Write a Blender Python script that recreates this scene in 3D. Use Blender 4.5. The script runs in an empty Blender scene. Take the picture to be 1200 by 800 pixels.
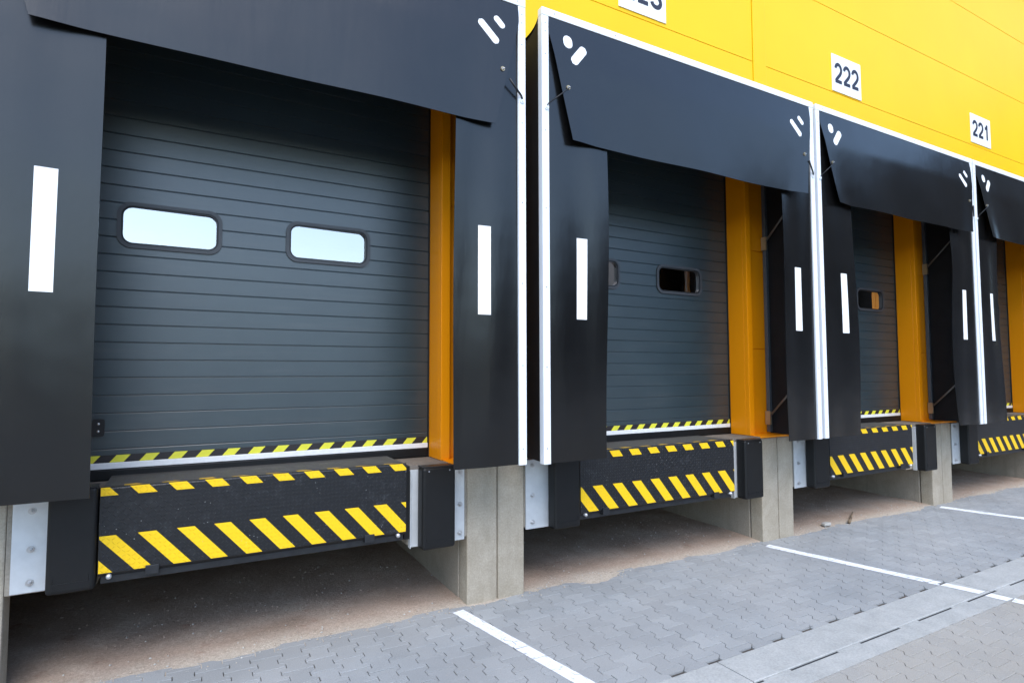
import bpy, bmesh, math, random
from mathutils import Vector, Matrix, noise

random.seed(7)
scene = bpy.context.scene
col = scene.collection
R = math.radians

# ------------------------------------------------------------------ materials
def new_mat(name):
    m = bpy.data.materials.new(name)
    m.use_nodes = True
    nt = m.node_tree
    return m, nt, nt.nodes['Principled BSDF']

def nd(nt, typ, **kw):
    n = nt.nodes.new(typ)
    for k, v in kw.items():
        setattr(n, k, v)
    return n

def noise_tex(nt, scale, detail=4, rough=.55, vec=None, dist=0):
    n = nd(nt, 'ShaderNodeTexNoise')
    n.inputs['Scale'].default_value = scale
    n.inputs['Detail'].default_value = detail
    n.inputs['Roughness'].default_value = rough
    n.inputs['Distortion'].default_value = dist
    if vec is not None:
        nt.links.new(vec, n.inputs['Vector'])
    return n

def ramp(nt, src, stops):
    r = nd(nt, 'ShaderNodeValToRGB')
    el = r.color_ramp.elements
    while len(el) > 1:
        el.remove(el[-1])
    el[0].position, el[0].color = stops[0][0], (*stops[0][1], 1)
    for p, c in stops[1:]:
        e = el.new(p)
        e.color = (*c, 1)
    nt.links.new(src, r.inputs['Fac'])
    return r

def mapping(nt, scale=(1, 1, 1), coord='Object'):
    t = nd(nt, 'ShaderNodeTexCoord')
    mp = nd(nt, 'ShaderNodeMapping')
    mp.inputs['Scale'].default_value = scale
    nt.links.new(t.outputs[coord], mp.inputs['Vector'])
    return mp.outputs['Vector']

def bump(nt, bs, src, strength, dist=.002, prev=None):
    b = nd(nt, 'ShaderNodeBump')
    b.inputs['Strength'].default_value = strength
    b.inputs['Distance'].default_value = dist
    nt.links.new(src, b.inputs['Height'])
    if prev is not None:
        nt.links.new(prev, b.inputs['Normal'])
    nt.links.new(b.outputs['Normal'], bs.inputs['Normal'])
    return b.outputs['Normal']

def mixc(nt, fac, a, b, mode='MIX'):
    m = nd(nt, 'ShaderNodeMix', data_type='RGBA', blend_type=mode)
    for sock, v in ((m.inputs[0], fac), (m.inputs[6], a), (m.inputs[7], b)):
        if isinstance(v, (int, float)):
            sock.default_value = v
        elif isinstance(v, tuple):
            sock.default_value = (*v, 1)
        else:
            nt.links.new(v, sock)
    return m.outputs[2]

def math_n(nt, op, a, b=None, c=None):
    m = nd(nt, 'ShaderNodeMath', operation=op)
    for i, v in enumerate((a, b, c)):
        if v is None:
            continue
        if isinstance(v, (int, float)):
            m.inputs[i].default_value = v
        else:
            nt.links.new(v, m.inputs[i])
    return m.outputs[0]

def simple(name, c, rough=.5, metal=0, var=.12, scale=6, bstr=0, bscale=200, spec=None, bd=.001):
    m, nt, bs = new_mat(name)
    v = mapping(nt)
    n = noise_tex(nt, scale, 5, .6, v)
    lo = tuple(x * (1 - var) for x in c)
    hi = tuple(min(1, x * (1 + var)) for x in c)
    r = ramp(nt, n.outputs['Fac'], [(.3, lo), (.7, hi)])
    nt.links.new(r.outputs['Color'], bs.inputs['Base Color'])
    bs.inputs['Roughness'].default_value = rough
    bs.inputs['Metallic'].default_value = metal
    if spec is not None:
        bs.inputs['Specular IOR Level'].default_value = spec
    if bstr:
        bump(nt, bs, noise_tex(nt, bscale, 3, .5, v).outputs['Fac'], bstr, bd)
    return m

M = {}
# painted wall sheet
def m_yellow(name, lo, hi, rough, spec):
    m, nt, bs = new_mat(name)
    bs.inputs['Specular IOR Level'].default_value = spec
    v = mapping(nt)
    n = noise_tex(nt, 1.2, 3, .5, v)
    r = ramp(nt, n.outputs['Fac'], [(.3, lo), (.7, hi)])
    nt.links.new(r.outputs['Color'], bs.inputs['Base Color'])
    bs.inputs['Roughness'].default_value = rough
    bump(nt, bs, noise_tex(nt, 1.5, 2, .5, v).outputs['Fac'], .12, .02)
    return m
M['yellow'] = m_yellow('yellow_wall_sheet', (.86, .51, .002), (.89, .535, .003), .45, .25)
M['trim'] = m_yellow('orange_trim_shaded_wall_sheet', (.86, .285, .001), (.90, .305, .0012), .42, .35)  # trim orange; also stands in for the yellow wall in shade

def m_pvc():
    m, nt, bs = new_mat('black_pvc_sheet')
    v = mapping(nt)
    n = noise_tex(nt, 3, 5, .6, v)
    r = ramp(nt, n.outputs['Fac'], [(.3, (.0035, .0035, .0036)), (.75, (.006, .006, .006))])
    # scuffs
    vs = mapping(nt, (1, 1, .25))
    sc = noise_tex(nt, 26, 6, .75, vs)
    scr = ramp(nt, sc.outputs['Fac'], [(.70, (0, 0, 0)), (.78, (1, 1, 1))])
    c = mixc(nt, math_n(nt, 'MULTIPLY', scr.outputs['Color'], .25), r.outputs['Color'], (.06, .06, .058))
    nt.links.new(c, bs.inputs['Base Color'])
    rr = nd(nt, 'ShaderNodeMapRange')
    nt.links.new(noise_tex(nt, 2.2, 4, .6, v).outputs['Fac'], rr.inputs['Value'])
    rr.inputs['To Min'].default_value = .17
    rr.inputs['To Max'].default_value = .27
    nt.links.new(rr.outputs['Result'], bs.inputs['Roughness'])
    bs.inputs['IOR'].default_value = 1.53
    p = bump(nt, bs, noise_tex(nt, 1.6, 2, .5, v).outputs['Fac'], .25, .03)
    p = bump(nt, bs, noise_tex(nt, 2.4, 4, .6, mapping(nt, (2.2, 1, .35)), .5).outputs['Fac'], .11, .02, p)
    bump(nt, bs, noise_tex(nt, 420, 2, .5, v).outputs['Fac'], .10, .001, p)
    return m
M['pvc'] = m_pvc()
M['curtain'] = simple('matt_black_fabric', (.012, .012, .013), .7, var=.2, bstr=.2, spec=.25)

def m_door():
    m, nt, bs = new_mat('anthracite_door_panel')
    v = mapping(nt)
    n = noise_tex(nt, 2.5, 4, .6, v)
    r = ramp(nt, n.outputs['Fac'], [(.3, (.014, .028, .035)), (.7, (.019, .036, .043))])
    vs = mapping(nt, (1, 1, 9))
    d = noise_tex(nt, 1.1, 6, .7, vs)
    dr = ramp(nt, d.outputs['Fac'], [(.52, (0, 0, 0)), (.75, (1, 1, 1))])
    c = mixc(nt, math_n(nt, 'MULTIPLY', dr.outputs['Color'], .18), r.outputs['Color'], (.11, .11, .105))
    nt.links.new(c, bs.inputs['Base Color'])
    bs.inputs['Roughness'].default_value = .36
    bs.inputs['IOR'].default_value = 1.85
    bump(nt, bs, noise_tex(nt, 330, 2, .6, v).outputs['Fac'], .35, .0012)
    return m
M['door'] = m_door()
M['door_frame'] = simple('window_surround', (.05, .052, .056), .45, bstr=.1)
M['gasket'] = simple('black_gasket', (.008, .008, .009), .5)

def m_pane():
    m, nt, bs = new_mat('reflective_acrylic_pane')
    nt.nodes.remove(bs)
    out = nt.nodes['Material Output']
    g = nd(nt, 'ShaderNodeBsdfGlossy')
    g.inputs['Roughness'].default_value = .01
    g.inputs['Color'].default_value = (1, .95, .91, 1)
    t = nd(nt, 'ShaderNodeBsdfTransparent')
    t.inputs['Color'].default_value = (.97, .93, .93, 1)
    mx = nd(nt, 'ShaderNodeMixShader')
    v = mapping(nt)
    bp = nd(nt, 'ShaderNodeBump')
    bp.inputs['Strength'].default_value = .06
    bp.inputs['Distance'].default_value = .01
    nt.links.new(noise_tex(nt, 4, 2, .5, v).outputs['Fac'], bp.inputs['Height'])
    nt.links.new(bp.outputs['Normal'], g.inputs['Normal'])
    lw = nd(nt, 'ShaderNodeFresnel')
    lw.inputs['IOR'].default_value = 1.6
    f = math_n(nt, 'ADD', math_n(nt, 'MULTIPLY', lw.outputs[0], 1.0), PANE)
    nt.links.new(f, mx.inputs[0])
    nt.links.new(t.outputs[0], mx.inputs[1])
    nt.links.new(g.outputs[0], mx.inputs[2])
    nt.links.new(mx.outputs[0], out.inputs['Surface'])
    return m
PANE = .37
M['pane'] = m_pane()

M['white'] = simple('white_coated_aluminium', (.80, .82, .84), .35, var=.04, scale=3)
M['reflector'] = simple('white_reflective_tape', (.88, .88, .87), .5, var=.02)
M['logo'] = simple('white_print', (.86, .86, .86), .5, var=.02)
M['alu'] = simple('bare_aluminium_profile', (.62, .62, .62), .38, metal=.75, var=.1, scale=14)
M['steel'] = simple('galvanised_steel', (.60, .62, .63), .45, metal=.35, var=.06, scale=14)
M['screw'] = simple('zinc_bolt', (.5, .5, .5), .35, metal=.8)
M['dark_screw'] = simple('dark_screw_head', (.22, .23, .25), .5)
M['rubber'] = simple('black_rubber', (.0045, .0045, .0048), .5, var=.3, scale=9, bstr=.3, bscale=150, spec=.35)
M['black_steel'] = simple('black_painted_steel', (.013, .014, .016), .45, var=.4, scale=20, bstr=.2)
M['frame_grey'] = simple('grey_frame_profile', (.10, .115, .13), .45, metal=.3)
M['strut'] = simple('zinc_strut', (.20, .20, .19), .4, metal=.6)
M['bracket'] = simple('yellow_zinc_bracket', (.45, .36, .22), .4, metal=.6)
M['rail_white'] = simple('door_bottom_rail', (.78, .78, .77), .4, metal=0, var=.05, scale=30)
M['tape_yellow'] = simple('yellow_green_tape', (.74, .70, .05), .5, var=.08, scale=12)
M['tape_black'] = simple('black_tape', (.02, .016, .016), .5)
M['sign_white'] = simple('white_sign_plate', (.84, .84, .84), .4, var=.02)
M['sign_black'] = simple('dark_blue_black_numerals', (.012, .013, .03), .5)
M['slot'] = simple('slot_shade_fill', (.03, .03, .032), .9)  # dark fill standing in for shade down the open slots
M['red'] = simple('red_rack_paint', (.70, .04, .05), .5)
M['maroon'] = simple('maroon_cartons', (.30, .065, .055), .7, var=.35, scale=7)
M['hall_dark'] = simple('dim_hall_lining', (.08, .08, .085), .8)
M['bark'] = simple('bark', (.09, .07, .05), .9)
M['wood'] = simple('weathered_stick', (.17, .12, .075), .8, var=.3, scale=30)
M['stone'] = simple('pale_stone', (.42, .40, .36), .8, var=.2, scale=40, bstr=.4)
M['far_wall'] = simple('brown_cladding', (.032, .027, .026), .7, var=.2, scale=.4)
M['far_band'] = simple('grey_gate', (.12, .12, .13), .6)

# chequer plate: raised lozenges, alternating direction, as a bump in object space
def chequer(nt, bs, strength=.9):
    t = nd(nt, 'ShaderNodeTexCoord')
    sp = nd(nt, 'ShaderNodeSeparateXYZ')
    nt.links.new(t.outputs['Object'], sp.inputs[0])
    # use x and (z - y): works on the hanging face and on the deck
    zz = math_n(nt, 'SUBTRACT', sp.outputs['Z'], sp.outputs['Y'])
    P = .026
    u = math_n(nt, 'DIVIDE', sp.outputs['X'], P)
    w = math_n(nt, 'DIVIDE', zz, P)
    fu, fw_ = math_n(nt, 'FLOOR', u), math_n(nt, 'FLOOR', w)
    cu = math_n(nt, 'SUBTRACT', math_n(nt, 'SUBTRACT', u, fu), .5)
    cw = math_n(nt, 'SUBTRACT', math_n(nt, 'SUBTRACT', w, fw_), .5)
    par = math_n(nt, 'PINGPONG', math_n(nt, 'ADD', fu, fw_), 1)
    sgn = math_n(nt, 'SUBTRACT', math_n(nt, 'MULTIPLY', par, 2), 1)
    cw2 = math_n(nt, 'MULTIPLY', cw, sgn)
    a = math_n(nt, 'MULTIPLY', math_n(nt, 'ADD', cu, cw2), .7071)
    b = math_n(nt, 'MULTIPLY', math_n(nt, 'SUBTRACT', cu, cw2), .7071)
    d = math_n(nt, 'SQRT', math_n(nt, 'ADD',
        math_n(nt, 'POWER', math_n(nt, 'MULTIPLY', math_n(nt, 'ABSOLUTE', a), 2.1), 2),
        math_n(nt, 'POWER', math_n(nt, 'MULTIPLY', math_n(nt, 'ABSOLUTE', b), 7.5), 2)))
    h = nd(nt, 'ShaderNodeMapRange', interpolation_type='SMOOTHSTEP')
    nt.links.new(d, h.inputs['Value'])
    h.inputs['From Min'].default_value = 1.0
    h.inputs['From Max'].default_value = .55
    bump(nt, bs, h.outputs['Result'], strength, .003)
    return h.outputs['Result'], t.outputs['Object']

def m_plate(name, c, wear, rough):
    m, nt, bs = new_mat(name)
    h, v = chequer(nt, bs)
    n = noise_tex(nt, 14, 6, .7, v)
    w = ramp(nt, n.outputs['Fac'], [(.50, (0, 0, 0)), (.66, (1, 1, 1))])
    n2 = noise_tex(nt, 2.2, 3, .5, v)
    w2 = ramp(nt, n2.outputs['Fac'], [(.45, (.15, .15, .15)), (.68, (1, 1, 1))])
    rub = math_n(nt, 'MULTIPLY', math_n(nt, 'MULTIPLY', w.outputs['Color'], w2.outputs['Color']), math_n(nt, 'ADD', math_n(nt, 'MULTIPLY', h, .7), .3))
    cc = mixc(nt, math_n(nt, 'MULTIPLY', h, .32), c, tuple(.55 * a + .45 * b for a, b in zip(c, wear)))
    cc = mixc(nt, rub, cc, wear)
    # bright chips
    ch = nd(nt, 'ShaderNodeTexVoronoi')
    ch.inputs['Scale'].default_value = 34
    nt.links.new(v, ch.inputs['Vector'])
    chr_ = ramp(nt, ch.outputs['Distance'], [(.07, (1, 1, 1)), (.12, (0, 0, 0))])
    chm = math_n(nt, 'MULTIPLY', chr_.outputs['Color'], ramp(nt, noise_tex(nt, 5, 2, .5, v).outputs['Fac'], [(.52, (0, 0, 0)), (.60, (1, 1, 1))]).outputs['Color'])
    sw = noise_tex(nt, 3.2, 7, .8, mapping(nt, (1, 1, 4)), .8)
    cc = mixc(nt, math_n(nt, 'MULTIPLY', ramp(nt, sw.outputs['Fac'], [(.60, (0, 0, 0)), (.72, (1, 1, 1))]).outputs['Color'], .35), cc, wear)
    cc = mixc(nt, math_n(nt, 'MULTIPLY', chm, .55), cc, (.45, .45, .44))
    nt.links.new(cc, bs.inputs['Base Color'])
    bs.inputs['Roughness'].default_value = rough
    return m
M['plate'] = m_plate('black_chequer_plate', (.0045, .005, .0065), (.055, .058, .065), .47)
M['plate_yellow'] = m_plate('yellow_painted_chequer_plate', (.90, .56, .003), (.70, .42, .02), .45)
M['deck_yellow'] = m_plate('worn_yellow_deck_paint', (.55, .33, .02), (.10, .09, .08), .6)
M['plate_dusty'] = m_plate('dusty_chequer_deck', (.055, .053, .05), (.16, .15, .13), .6)

def m_concrete(name, lo, hi, streak=.25):
    m, nt, bs = new_mat(name)
    v = mapping(nt)
    n = noise_tex(nt, 4.5, 8, .65, v, .6)
    r = ramp(nt, n.outputs['Fac'], [(.28, lo), (.72, hi)])
    f = noise_tex(nt, 70, 5, .7, v)
    fr = ramp(nt, f.outputs['Fac'], [(.35, (.82, .82, .82)), (.65, (1.06, 1.06, 1.06))])
    c = mixc(nt, 1.0, r.outputs['Color'], fr.outputs['Color'], 'MULTIPLY')
    vs = mapping(nt, (9, 9, .7))
    s = noise_tex(nt, 1.6, 5, .6, vs)
    sr = ramp(nt, s.outputs['Fac'], [(.5, (0, 0, 0)), (.8, (1, 1, 1))])
    c = mixc(nt, math_n(nt, 'MULTIPLY', sr.outputs['Color'], streak), c, tuple(x * .55 for x in lo))
    # air holes
    vo = nd(nt, 'ShaderNodeTexVoronoi')
    vo.inputs['Scale'].default_value = 45
    nt.links.new(v, vo.inputs['Vector'])
    vr = ramp(nt, vo.outputs['Distance'], [(.06, (1, 1, 1)), (.10, (0, 0, 0))])
    hole = math_n(nt, 'MULTIPLY', vr.outputs['Color'], ramp(nt, noise_tex(nt, 9, 2, .5, v).outputs['Fac'], [(.55, (0, 0, 0)), (.6, (1, 1, 1))]).outputs['Color'])
    c = mixc(nt, math_n(nt, 'MULTIPLY', hole, .5), c, tuple(x * .4 for x in lo))
    nt.links.new(c, bs.inputs['Base Color'])
    bs.inputs['Roughness'].default_value = .85
    bs.inputs['Specular IOR Level'].default_value = .25
    p = bump(nt, bs, f.outputs['Fac'], .35, .003)
    bump(nt, bs, n.outputs['Fac'], .3, .006, p)
    return m
M['concrete'] = m_concrete('pier_concrete', (.33, .285, .215), (.45, .395, .315))
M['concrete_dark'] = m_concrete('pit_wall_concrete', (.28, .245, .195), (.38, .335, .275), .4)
M['concrete_drain'] = m_concrete('drain_concrete', (.35, .355, .34), (.46, .46, .44), .22)
M['floor'] = m_concrete('dusty_dock_floor', (.14, .12, .10), (.24, .21, .18), .1)

def m_paver(name, base, warm, edge):
    m, nt, bs = new_mat(name)
    v = mapping(nt)
    at = nd(nt, 'ShaderNodeAttribute', attribute_name='tone')
    n = noise_tex(nt, 2.0, 5, .6, v)
    lo = tuple(x * .86 for x in base)
    r = ramp(nt, n.outputs['Fac'], [(.3, lo), (.7, base)])
    n2 = noise_tex(nt, .7, 4, .6, v)
    c = mixc(nt, ramp(nt, n2.outputs['Fac'], [(.42, (0, 0, 0)), (.66, (1, 1, 1))]).outputs['Color'], r.outputs['Color'], warm)
    f = noise_tex(nt, 160, 4, .7, v)
    fr = ramp(nt, f.outputs['Fac'], [(.35, (.78, .78, .78)), (.65, (1.1, 1.1, 1.1))])
    c = mixc(nt, 1.0, c, fr.outputs['Color'], 'MULTIPLY')
    tr = nd(nt, 'ShaderNodeMapRange')
    nt.links.new(at.outputs['Fac'], tr.inputs['Value'])
    tr.inputs['To Min'].default_value = 1 - edge
    tr.inputs['To Max'].default_value = 1 + edge
    cmb = nd(nt, 'ShaderNodeCombineColor')
    for i in range(3):
        nt.links.new(tr.outputs['Result'], cmb.inputs[i])
    c = mixc(nt, 1.0, c, cmb.outputs[0], 'MULTIPLY')
    big = noise_tex(nt, .45, 3, .55, mapping(nt, (1, 2.2, 1)))
    c = mixc(nt, math_n(nt, 'MULTIPLY', ramp(nt, big.outputs['Fac'], [(.48, (0, 0, 0)), (.66, (1, 1, 1))]).outputs['Color'], .45), c, tuple(x * .72 for x in warm))
    # small dark spots and stains
    st = noise_tex(nt, 7, 6, .7, v)
    c = mixc(nt, math_n(nt, 'MULTIPLY', ramp(nt, st.outputs['Fac'], [(.62, (0, 0, 0)), (.74, (1, 1, 1))]).outputs['Color'], .3), c, (.13, .125, .12))
    nt.links.new(c, bs.inputs['Base Color'])
    bs.inputs['Roughness'].default_value = .8
    bs.inputs['Specular IOR Level'].default_value = .35
    bump(nt, bs, f.outputs['Fac'], .4, .0015)
    return m
M['paver'] = m_paver('grey_concrete_pavers', (.325, .335, .335), (.350, .350, .340), .10)
M['paver_outer'] = m_paver('worn_beige_sheen_pavers', (.375, .362, .335), (.355, .333, .295), .06)  # beige cast puts a warm reflected sheen into the block colour

def m_sand(name, a, b, c3):
    m, nt, bs = new_mat(name)
    v = mapping(nt)
    n = noise_tex(nt, 1.6, 7, .65, v, .4)
    r = ramp(nt, n.outputs['Fac'], [(.3, a), (.5, b), (.72, c3)])
    f = noise_tex(nt, 190, 4, .75, v)
    fr = ramp(nt, mixc(nt, .5, f.outputs['Color'], noise_tex(nt, 55, 6, .8, v).outputs['Color']), [(.36, (.45, .45, .45)), (.64, (1.4, 1.4, 1.4))])
    c = mixc(nt, 1.0, r.outputs['Color'], fr.outputs['Color'], 'MULTIPLY')
    rd = noise_tex(nt, 6, 5, .7, v)
    c = mixc(nt, math_n(nt, 'MULTIPLY', ramp(nt, rd.outputs['Fac'], [(.6, (0, 0, 0)), (.7, (1, 1, 1))]).outputs['Color'], .45), c, (.24, .115, .075))
    if name == 'reddish_sand':      # paler sand tone along the open edge, darker further in
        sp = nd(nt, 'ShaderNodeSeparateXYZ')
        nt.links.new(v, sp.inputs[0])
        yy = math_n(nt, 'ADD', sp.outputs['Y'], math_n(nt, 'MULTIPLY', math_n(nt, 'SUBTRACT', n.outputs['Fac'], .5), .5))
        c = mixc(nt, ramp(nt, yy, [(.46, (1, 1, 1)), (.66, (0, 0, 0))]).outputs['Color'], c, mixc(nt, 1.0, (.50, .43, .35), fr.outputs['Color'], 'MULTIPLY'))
    nt.links.new(c, bs.inputs['Base Color'])
    bs.inputs['Roughness'].default_value = .95
    bs.inputs['Specular IOR Level'].default_value = .1
    p = bump(nt, bs, f.outputs['Fac'], .7, .006)
    bump(nt, bs, noise_tex(nt, 30, 4, .6, v).outputs['Fac'], .5, .012, p)
    return m
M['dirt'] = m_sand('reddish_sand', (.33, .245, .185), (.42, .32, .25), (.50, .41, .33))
M['joint'] = m_sand('joint_sand', (.07, .066, .06), (.10, .09, .08), (.14, .12, .10))
M['joint_outer'] = m_sand('pale_joint_sand', (.27, .26, .23), (.31, .29, .26), (.34, .32, .28))
M['ground'] = m_sand('far_paved_ground', (.30, .30, .29), (.33, .33, .32), (.36, .355, .34))

def m_line():
    m, nt, bs = new_mat('white_road_paint')
    v = mapping(nt)
    n = noise_tex(nt, 22, 6, .75, v)
    r = ramp(nt, n.outputs['Fac'], [(.34, (.44, .45, .46)), (.46, (.78, .79, .81))])
    nt.links.new(r.outputs['Color'], bs.inputs['Base Color'])
    bs.inputs['Roughness'].default_value = .7
    bump(nt, bs, noise_tex(nt, 160, 3, .6, v).outputs['Fac'], .3, .001)
    return m
M['line'] = m_line()
def m_line_worn():
    m, nt, bs = new_mat('worn_white_road_paint')
    v = mapping(nt)
    n = noise_tex(nt, 14, 6, .75, v)
    r = ramp(nt, n.outputs['Fac'], [(.34, (.58, .59, .58)), (.55, (.80, .81, .82))])
    nt.links.new(r.outputs['Color'], bs.inputs['Base Color'])
    bs.inputs['Roughness'].default_value = .75
    return m
M['line_worn'] = m_line_worn()
def m_leaf():
    m, nt, bs = new_mat('leaf_green')
    v = mapping(nt)
    r = ramp(nt, noise_tex(nt, .8, 3, .5, v).outputs['Fac'], [(.3, (.025, .05, .015)), (.7, (.06, .09, .025))])
    nt.links.new(r.outputs['Color'], bs.inputs['Base Color'])
    bs.inputs['Roughness'].default_value = .6
    return m
M['leaf'] = m_leaf()

# ------------------------------------------------------------------ mesh helpers
class MB:
    def __init__(s):
        s.v, s.f, s.m = [], [], []
    def poly(s, pts, mi=0):
        i = len(s.v)
        s.v += [tuple(p) for p in pts]
        s.f.append(tuple(range(i, i + len(pts))))
        s.m.append(mi)
    def box(s, x0, x1, y0, y1, z0, z1, mi=0):
        i = len(s.v)
        s.v += [(x0, y0, z0), (x1, y0, z0), (x1, y1, z0), (x0, y1, z0), (x0, y0, z1), (x1, y0, z1), (x1, y1, z1), (x0, y1, z1)]
        for q in ((0, 3, 2, 1), (4, 5, 6, 7), (0, 1, 5, 4), (1, 2, 6, 5), (2, 3, 7, 6), (3, 0, 4, 7)):
            s.f.append(tuple(i + k for k in q))
            s.m.append(mi)
    def prism(s, pts, d, mi=0):
        """closed outline pts (3-D), extruded by vector d"""
        n = len(pts)
        i = len(s.v)
        s.v += [tuple(p) for p in pts] + [tuple(Vector(p) + Vector(d)) for p in pts]
        s.f.append(tuple(range(i, i + n)))
        s.f.append(tuple(range(i + 2 * n - 1, i + n - 1, -1)))
        s.m += [mi, mi]
        for k in range(n):
            k2 = (k + 1) % n
            s.f.append((i + k, i + n + k, i + n + k2, i + k2))
            s.m.append(mi)
    def tube(s, a, b, r, seg=10, mi=0, r2=None):
        a, b = Vector(a), Vector(b)
        d = (b - a).normalized()
        u = d.orthogonal().normalized()
        w = d.cross(u)
        i = len(s.v)
        r2 = r if r2 is None else r2
        for p, rr in ((a, r), (b, r2)):
            for k in range(seg):
                t = 2 * math.pi * k / seg
                s.v.append(tuple(p + (u * math.cos(t) + w * math.sin(t)) * rr))
        for k in range(seg):
            k2 = (k + 1) % seg
            s.f.append((i + k, i + k2, i + seg + k2, i + seg + k))
            s.m.append(mi)
        s.f.append(tuple(i + k for k in reversed(range(seg))))
        s.f.append(tuple(i + seg + k for k in range(seg)))
        s.m += [mi, mi]
    def dome(s, c, r, h, mi=0, seg=12, rings=3):
        """bolt head bulging towards -y"""
        c = Vector(c)
        i = len(s.v)
        for j in range(rings):
            t = j / rings * math.pi / 2
            for k in range(seg):
                a = 2 * math.pi * k / seg
                s.v.append((c.x + r * math.cos(t) * math.cos(a), c.y - h * math.sin(t), c.z + r * math.cos(t) * math.sin(a)))
        s.v.append((c.x, c.y - h, c.z))
        for j in range(rings - 1):
            for k in range(seg):
                k2 = (k + 1) % seg
                s.f.append((i + j * seg + k, i + j * seg + k2, i + (j + 1) * seg + k2, i + (j + 1) * seg + k))
                s.m.append(mi)
        t = i + rings * seg
        for k in range(seg):
            s.f.append((i + (rings - 1) * seg + k, i + (rings - 1) * seg + (k + 1) % seg, t))
            s.m.append(mi)
    def grid(s, fn, nu, nv, mi=0):
        i = len(s.v)
        for a in range(nu + 1):
            for b in range(nv + 1):
                s.v.append(tuple(fn(a / nu, b / nv)))
        for a in range(nu):
            for b in range(nv):
                p = i + a * (nv + 1) + b
                s.f.append((p, p + nv + 1, p + nv + 2, p + 1))
                s.m.append(mi)
    def build(s, name, mats, parent=None, bevel=0, smooth=False, solid=0, seg=2):
        me = bpy.data.meshes.new(name)
        me.from_pydata(s.v, [], s.f)
        me.validate()
        bm = bmesh.new()
        bm.from_mesh(me)
        bmesh.ops.recalc_face_normals(bm, faces=bm.faces[:])
        bm.to_mesh(me)
        bm.free()
        if not isinstance(mats, (list, tuple)):
            mats = [mats]
        for m in mats:
            me.materials.append(m)
        if len(me.polygons) == len(s.m):
            me.polygons.foreach_set('material_index', s.m)
        if smooth:
            me.polygons.foreach_set('use_smooth', [True] * len(me.polygons))
        o = bpy.data.objects.new(name, me)
        col.objects.link(o)
        if parent is not None:
            o.parent = parent
            o.matrix_parent_inverse = Matrix.Translation(-abs_loc(parent))
        if solid:
            md = o.modifiers.new('thickness', 'SOLIDIFY')
            md.thickness = solid
            md.offset = 0
            if smooth:
                es = o.modifiers.new('crisp_rim', 'EDGE_SPLIT')
                es.split_angle = R(50)
        if bevel:
            md = o.modifiers.new('bevel', 'BEVEL')
            md.width = bevel
            md.segments = seg
            md.limit_method = 'ANGLE'
            md.angle_limit = R(40)
        return o

def abs_loc(o):
    return Vector(o.get('_base', (0, 0, 0)))

def thing(name, label, cat, loc=(0, 0, 0), group=None):
    o = bpy.data.objects.new(name, None)
    col.objects.link(o)
    o.empty_display_size = .2
    o.location = loc
    o['_base'] = tuple(loc)
    o['label'] = label
    o['category'] = cat
    if group:
        o['group'] = group
    return o

def tag(o, label=None, cat=None, group=None, kind=None):
    if label: o['label'] = label
    if cat: o['category'] = cat
    if group: o['group'] = group
    if kind: o['kind'] = kind
    return o

def clip(poly, x0, x1, z0, z1):
    """2-D convex clip of a polygon to a rectangle"""
    def cut(ps, ax, v, keep_greater):
        out = []
        for i in range(len(ps)):
            a, b = ps[i], ps[(i + 1) % len(ps)]
            ia = (a[ax] >= v) == keep_greater or a[ax] == v
            ib = (b[ax] >= v) == keep_greater or b[ax] == v
            if ia: out.append(a)
            if ia != ib:
                t = (v - a[ax]) / (b[ax] - a[ax])
                out.append((a[0] + (b[0] - a[0]) * t, a[1] + (b[1] - a[1]) * t))
        return out
    for ax, v, g in ((0, x0, True), (0, x1, False), (1, z0, True), (1, z1, False)):
        if poly: poly = cut(poly, ax, v, g)
    return poly if len(poly) > 2 else []

# ------------------------------------------------------------------ measured layout (metres; x along the facade, y into the building)
ZD = 1.125          # dock level
YP = .47            # pier front
YW = .62            # wall skin
YD = .84            # door face
ZT = 4.726          # top of shelters
BAYS = [
    dict(n='left', x0=-3.29, x1=0.0, fl=-2.67, fr=-.585, rl=-2.904, rr=-.345, hl=-2.990, hr=-.281, zb=1.145, zbl=1.172,
         dl=-2.86, dr=-.455, lip=(-2.66, -.808), zt=1.163, lz=.615, up=(-2.517, .197, .098, .046, 1.115, 1.165),
         lo=(-2.469, .2025, .095, .190, .672, .884), wins=((-2.672, -2.04), (-1.608, -.968))),
    dict(n='second', x0=.15, x1=3.581, fl=.785, fr=3.045, rl=.525, rr=3.275, hl=.414, hr=3.353, zb=1.133, zbl=1.133,
         dl=.45, dr=3.19, lip=(.752, 2.675), zt=1.14, lz=.565, up=(1.291, .222, .113, .042, 1.075, 1.131),
         lo=(.882, .2215, .105, .182, .621, .838), wins=((.975, 1.605), (2.105, 2.768))),
    dict(n='third', x0=3.63, x1=7.057, fl=4.28, fr=6.475, rl=4.055, rr=6.742, hl=3.934, hr=6.82, zb=1.135, zbl=1.135,
         dl=3.96, dr=6.695, lip=(4.275, 6.04), zt=1.14, lz=.585, up=(4.45, .222, .113, .042, 1.082, 1.136),
         lo=(4.20, .2215, .110, .182, .635, .852), wins=((4.61, 5.24), (5.72, 6.37))),
    dict(n='fourth', x0=7.09, x1=10.52, fl=7.745, fr=9.96, rl=7.507, rr=10.19, hl=7.39, hr=10.27, zb=1.135, zbl=1.135,
         dl=7.46, dr=10.19, lip=(7.775, 9.55), zt=1.14, lz=.585, up=(7.95, .222, .113, .042, 1.082, 1.136),
         lo=(7.66, .2215, .110, .182, .635, .852), wins=((8.1, 8.73), (9.22, 9.87))),
]
PIERS = [(-3.60, -3.10), (-.268, .252), (3.232, 3.752), (6.732, 7.252), (10.232, 10.752)]
XMIN, XMAX = -9.0, 24.0
DOORTOP = 4.5

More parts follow.
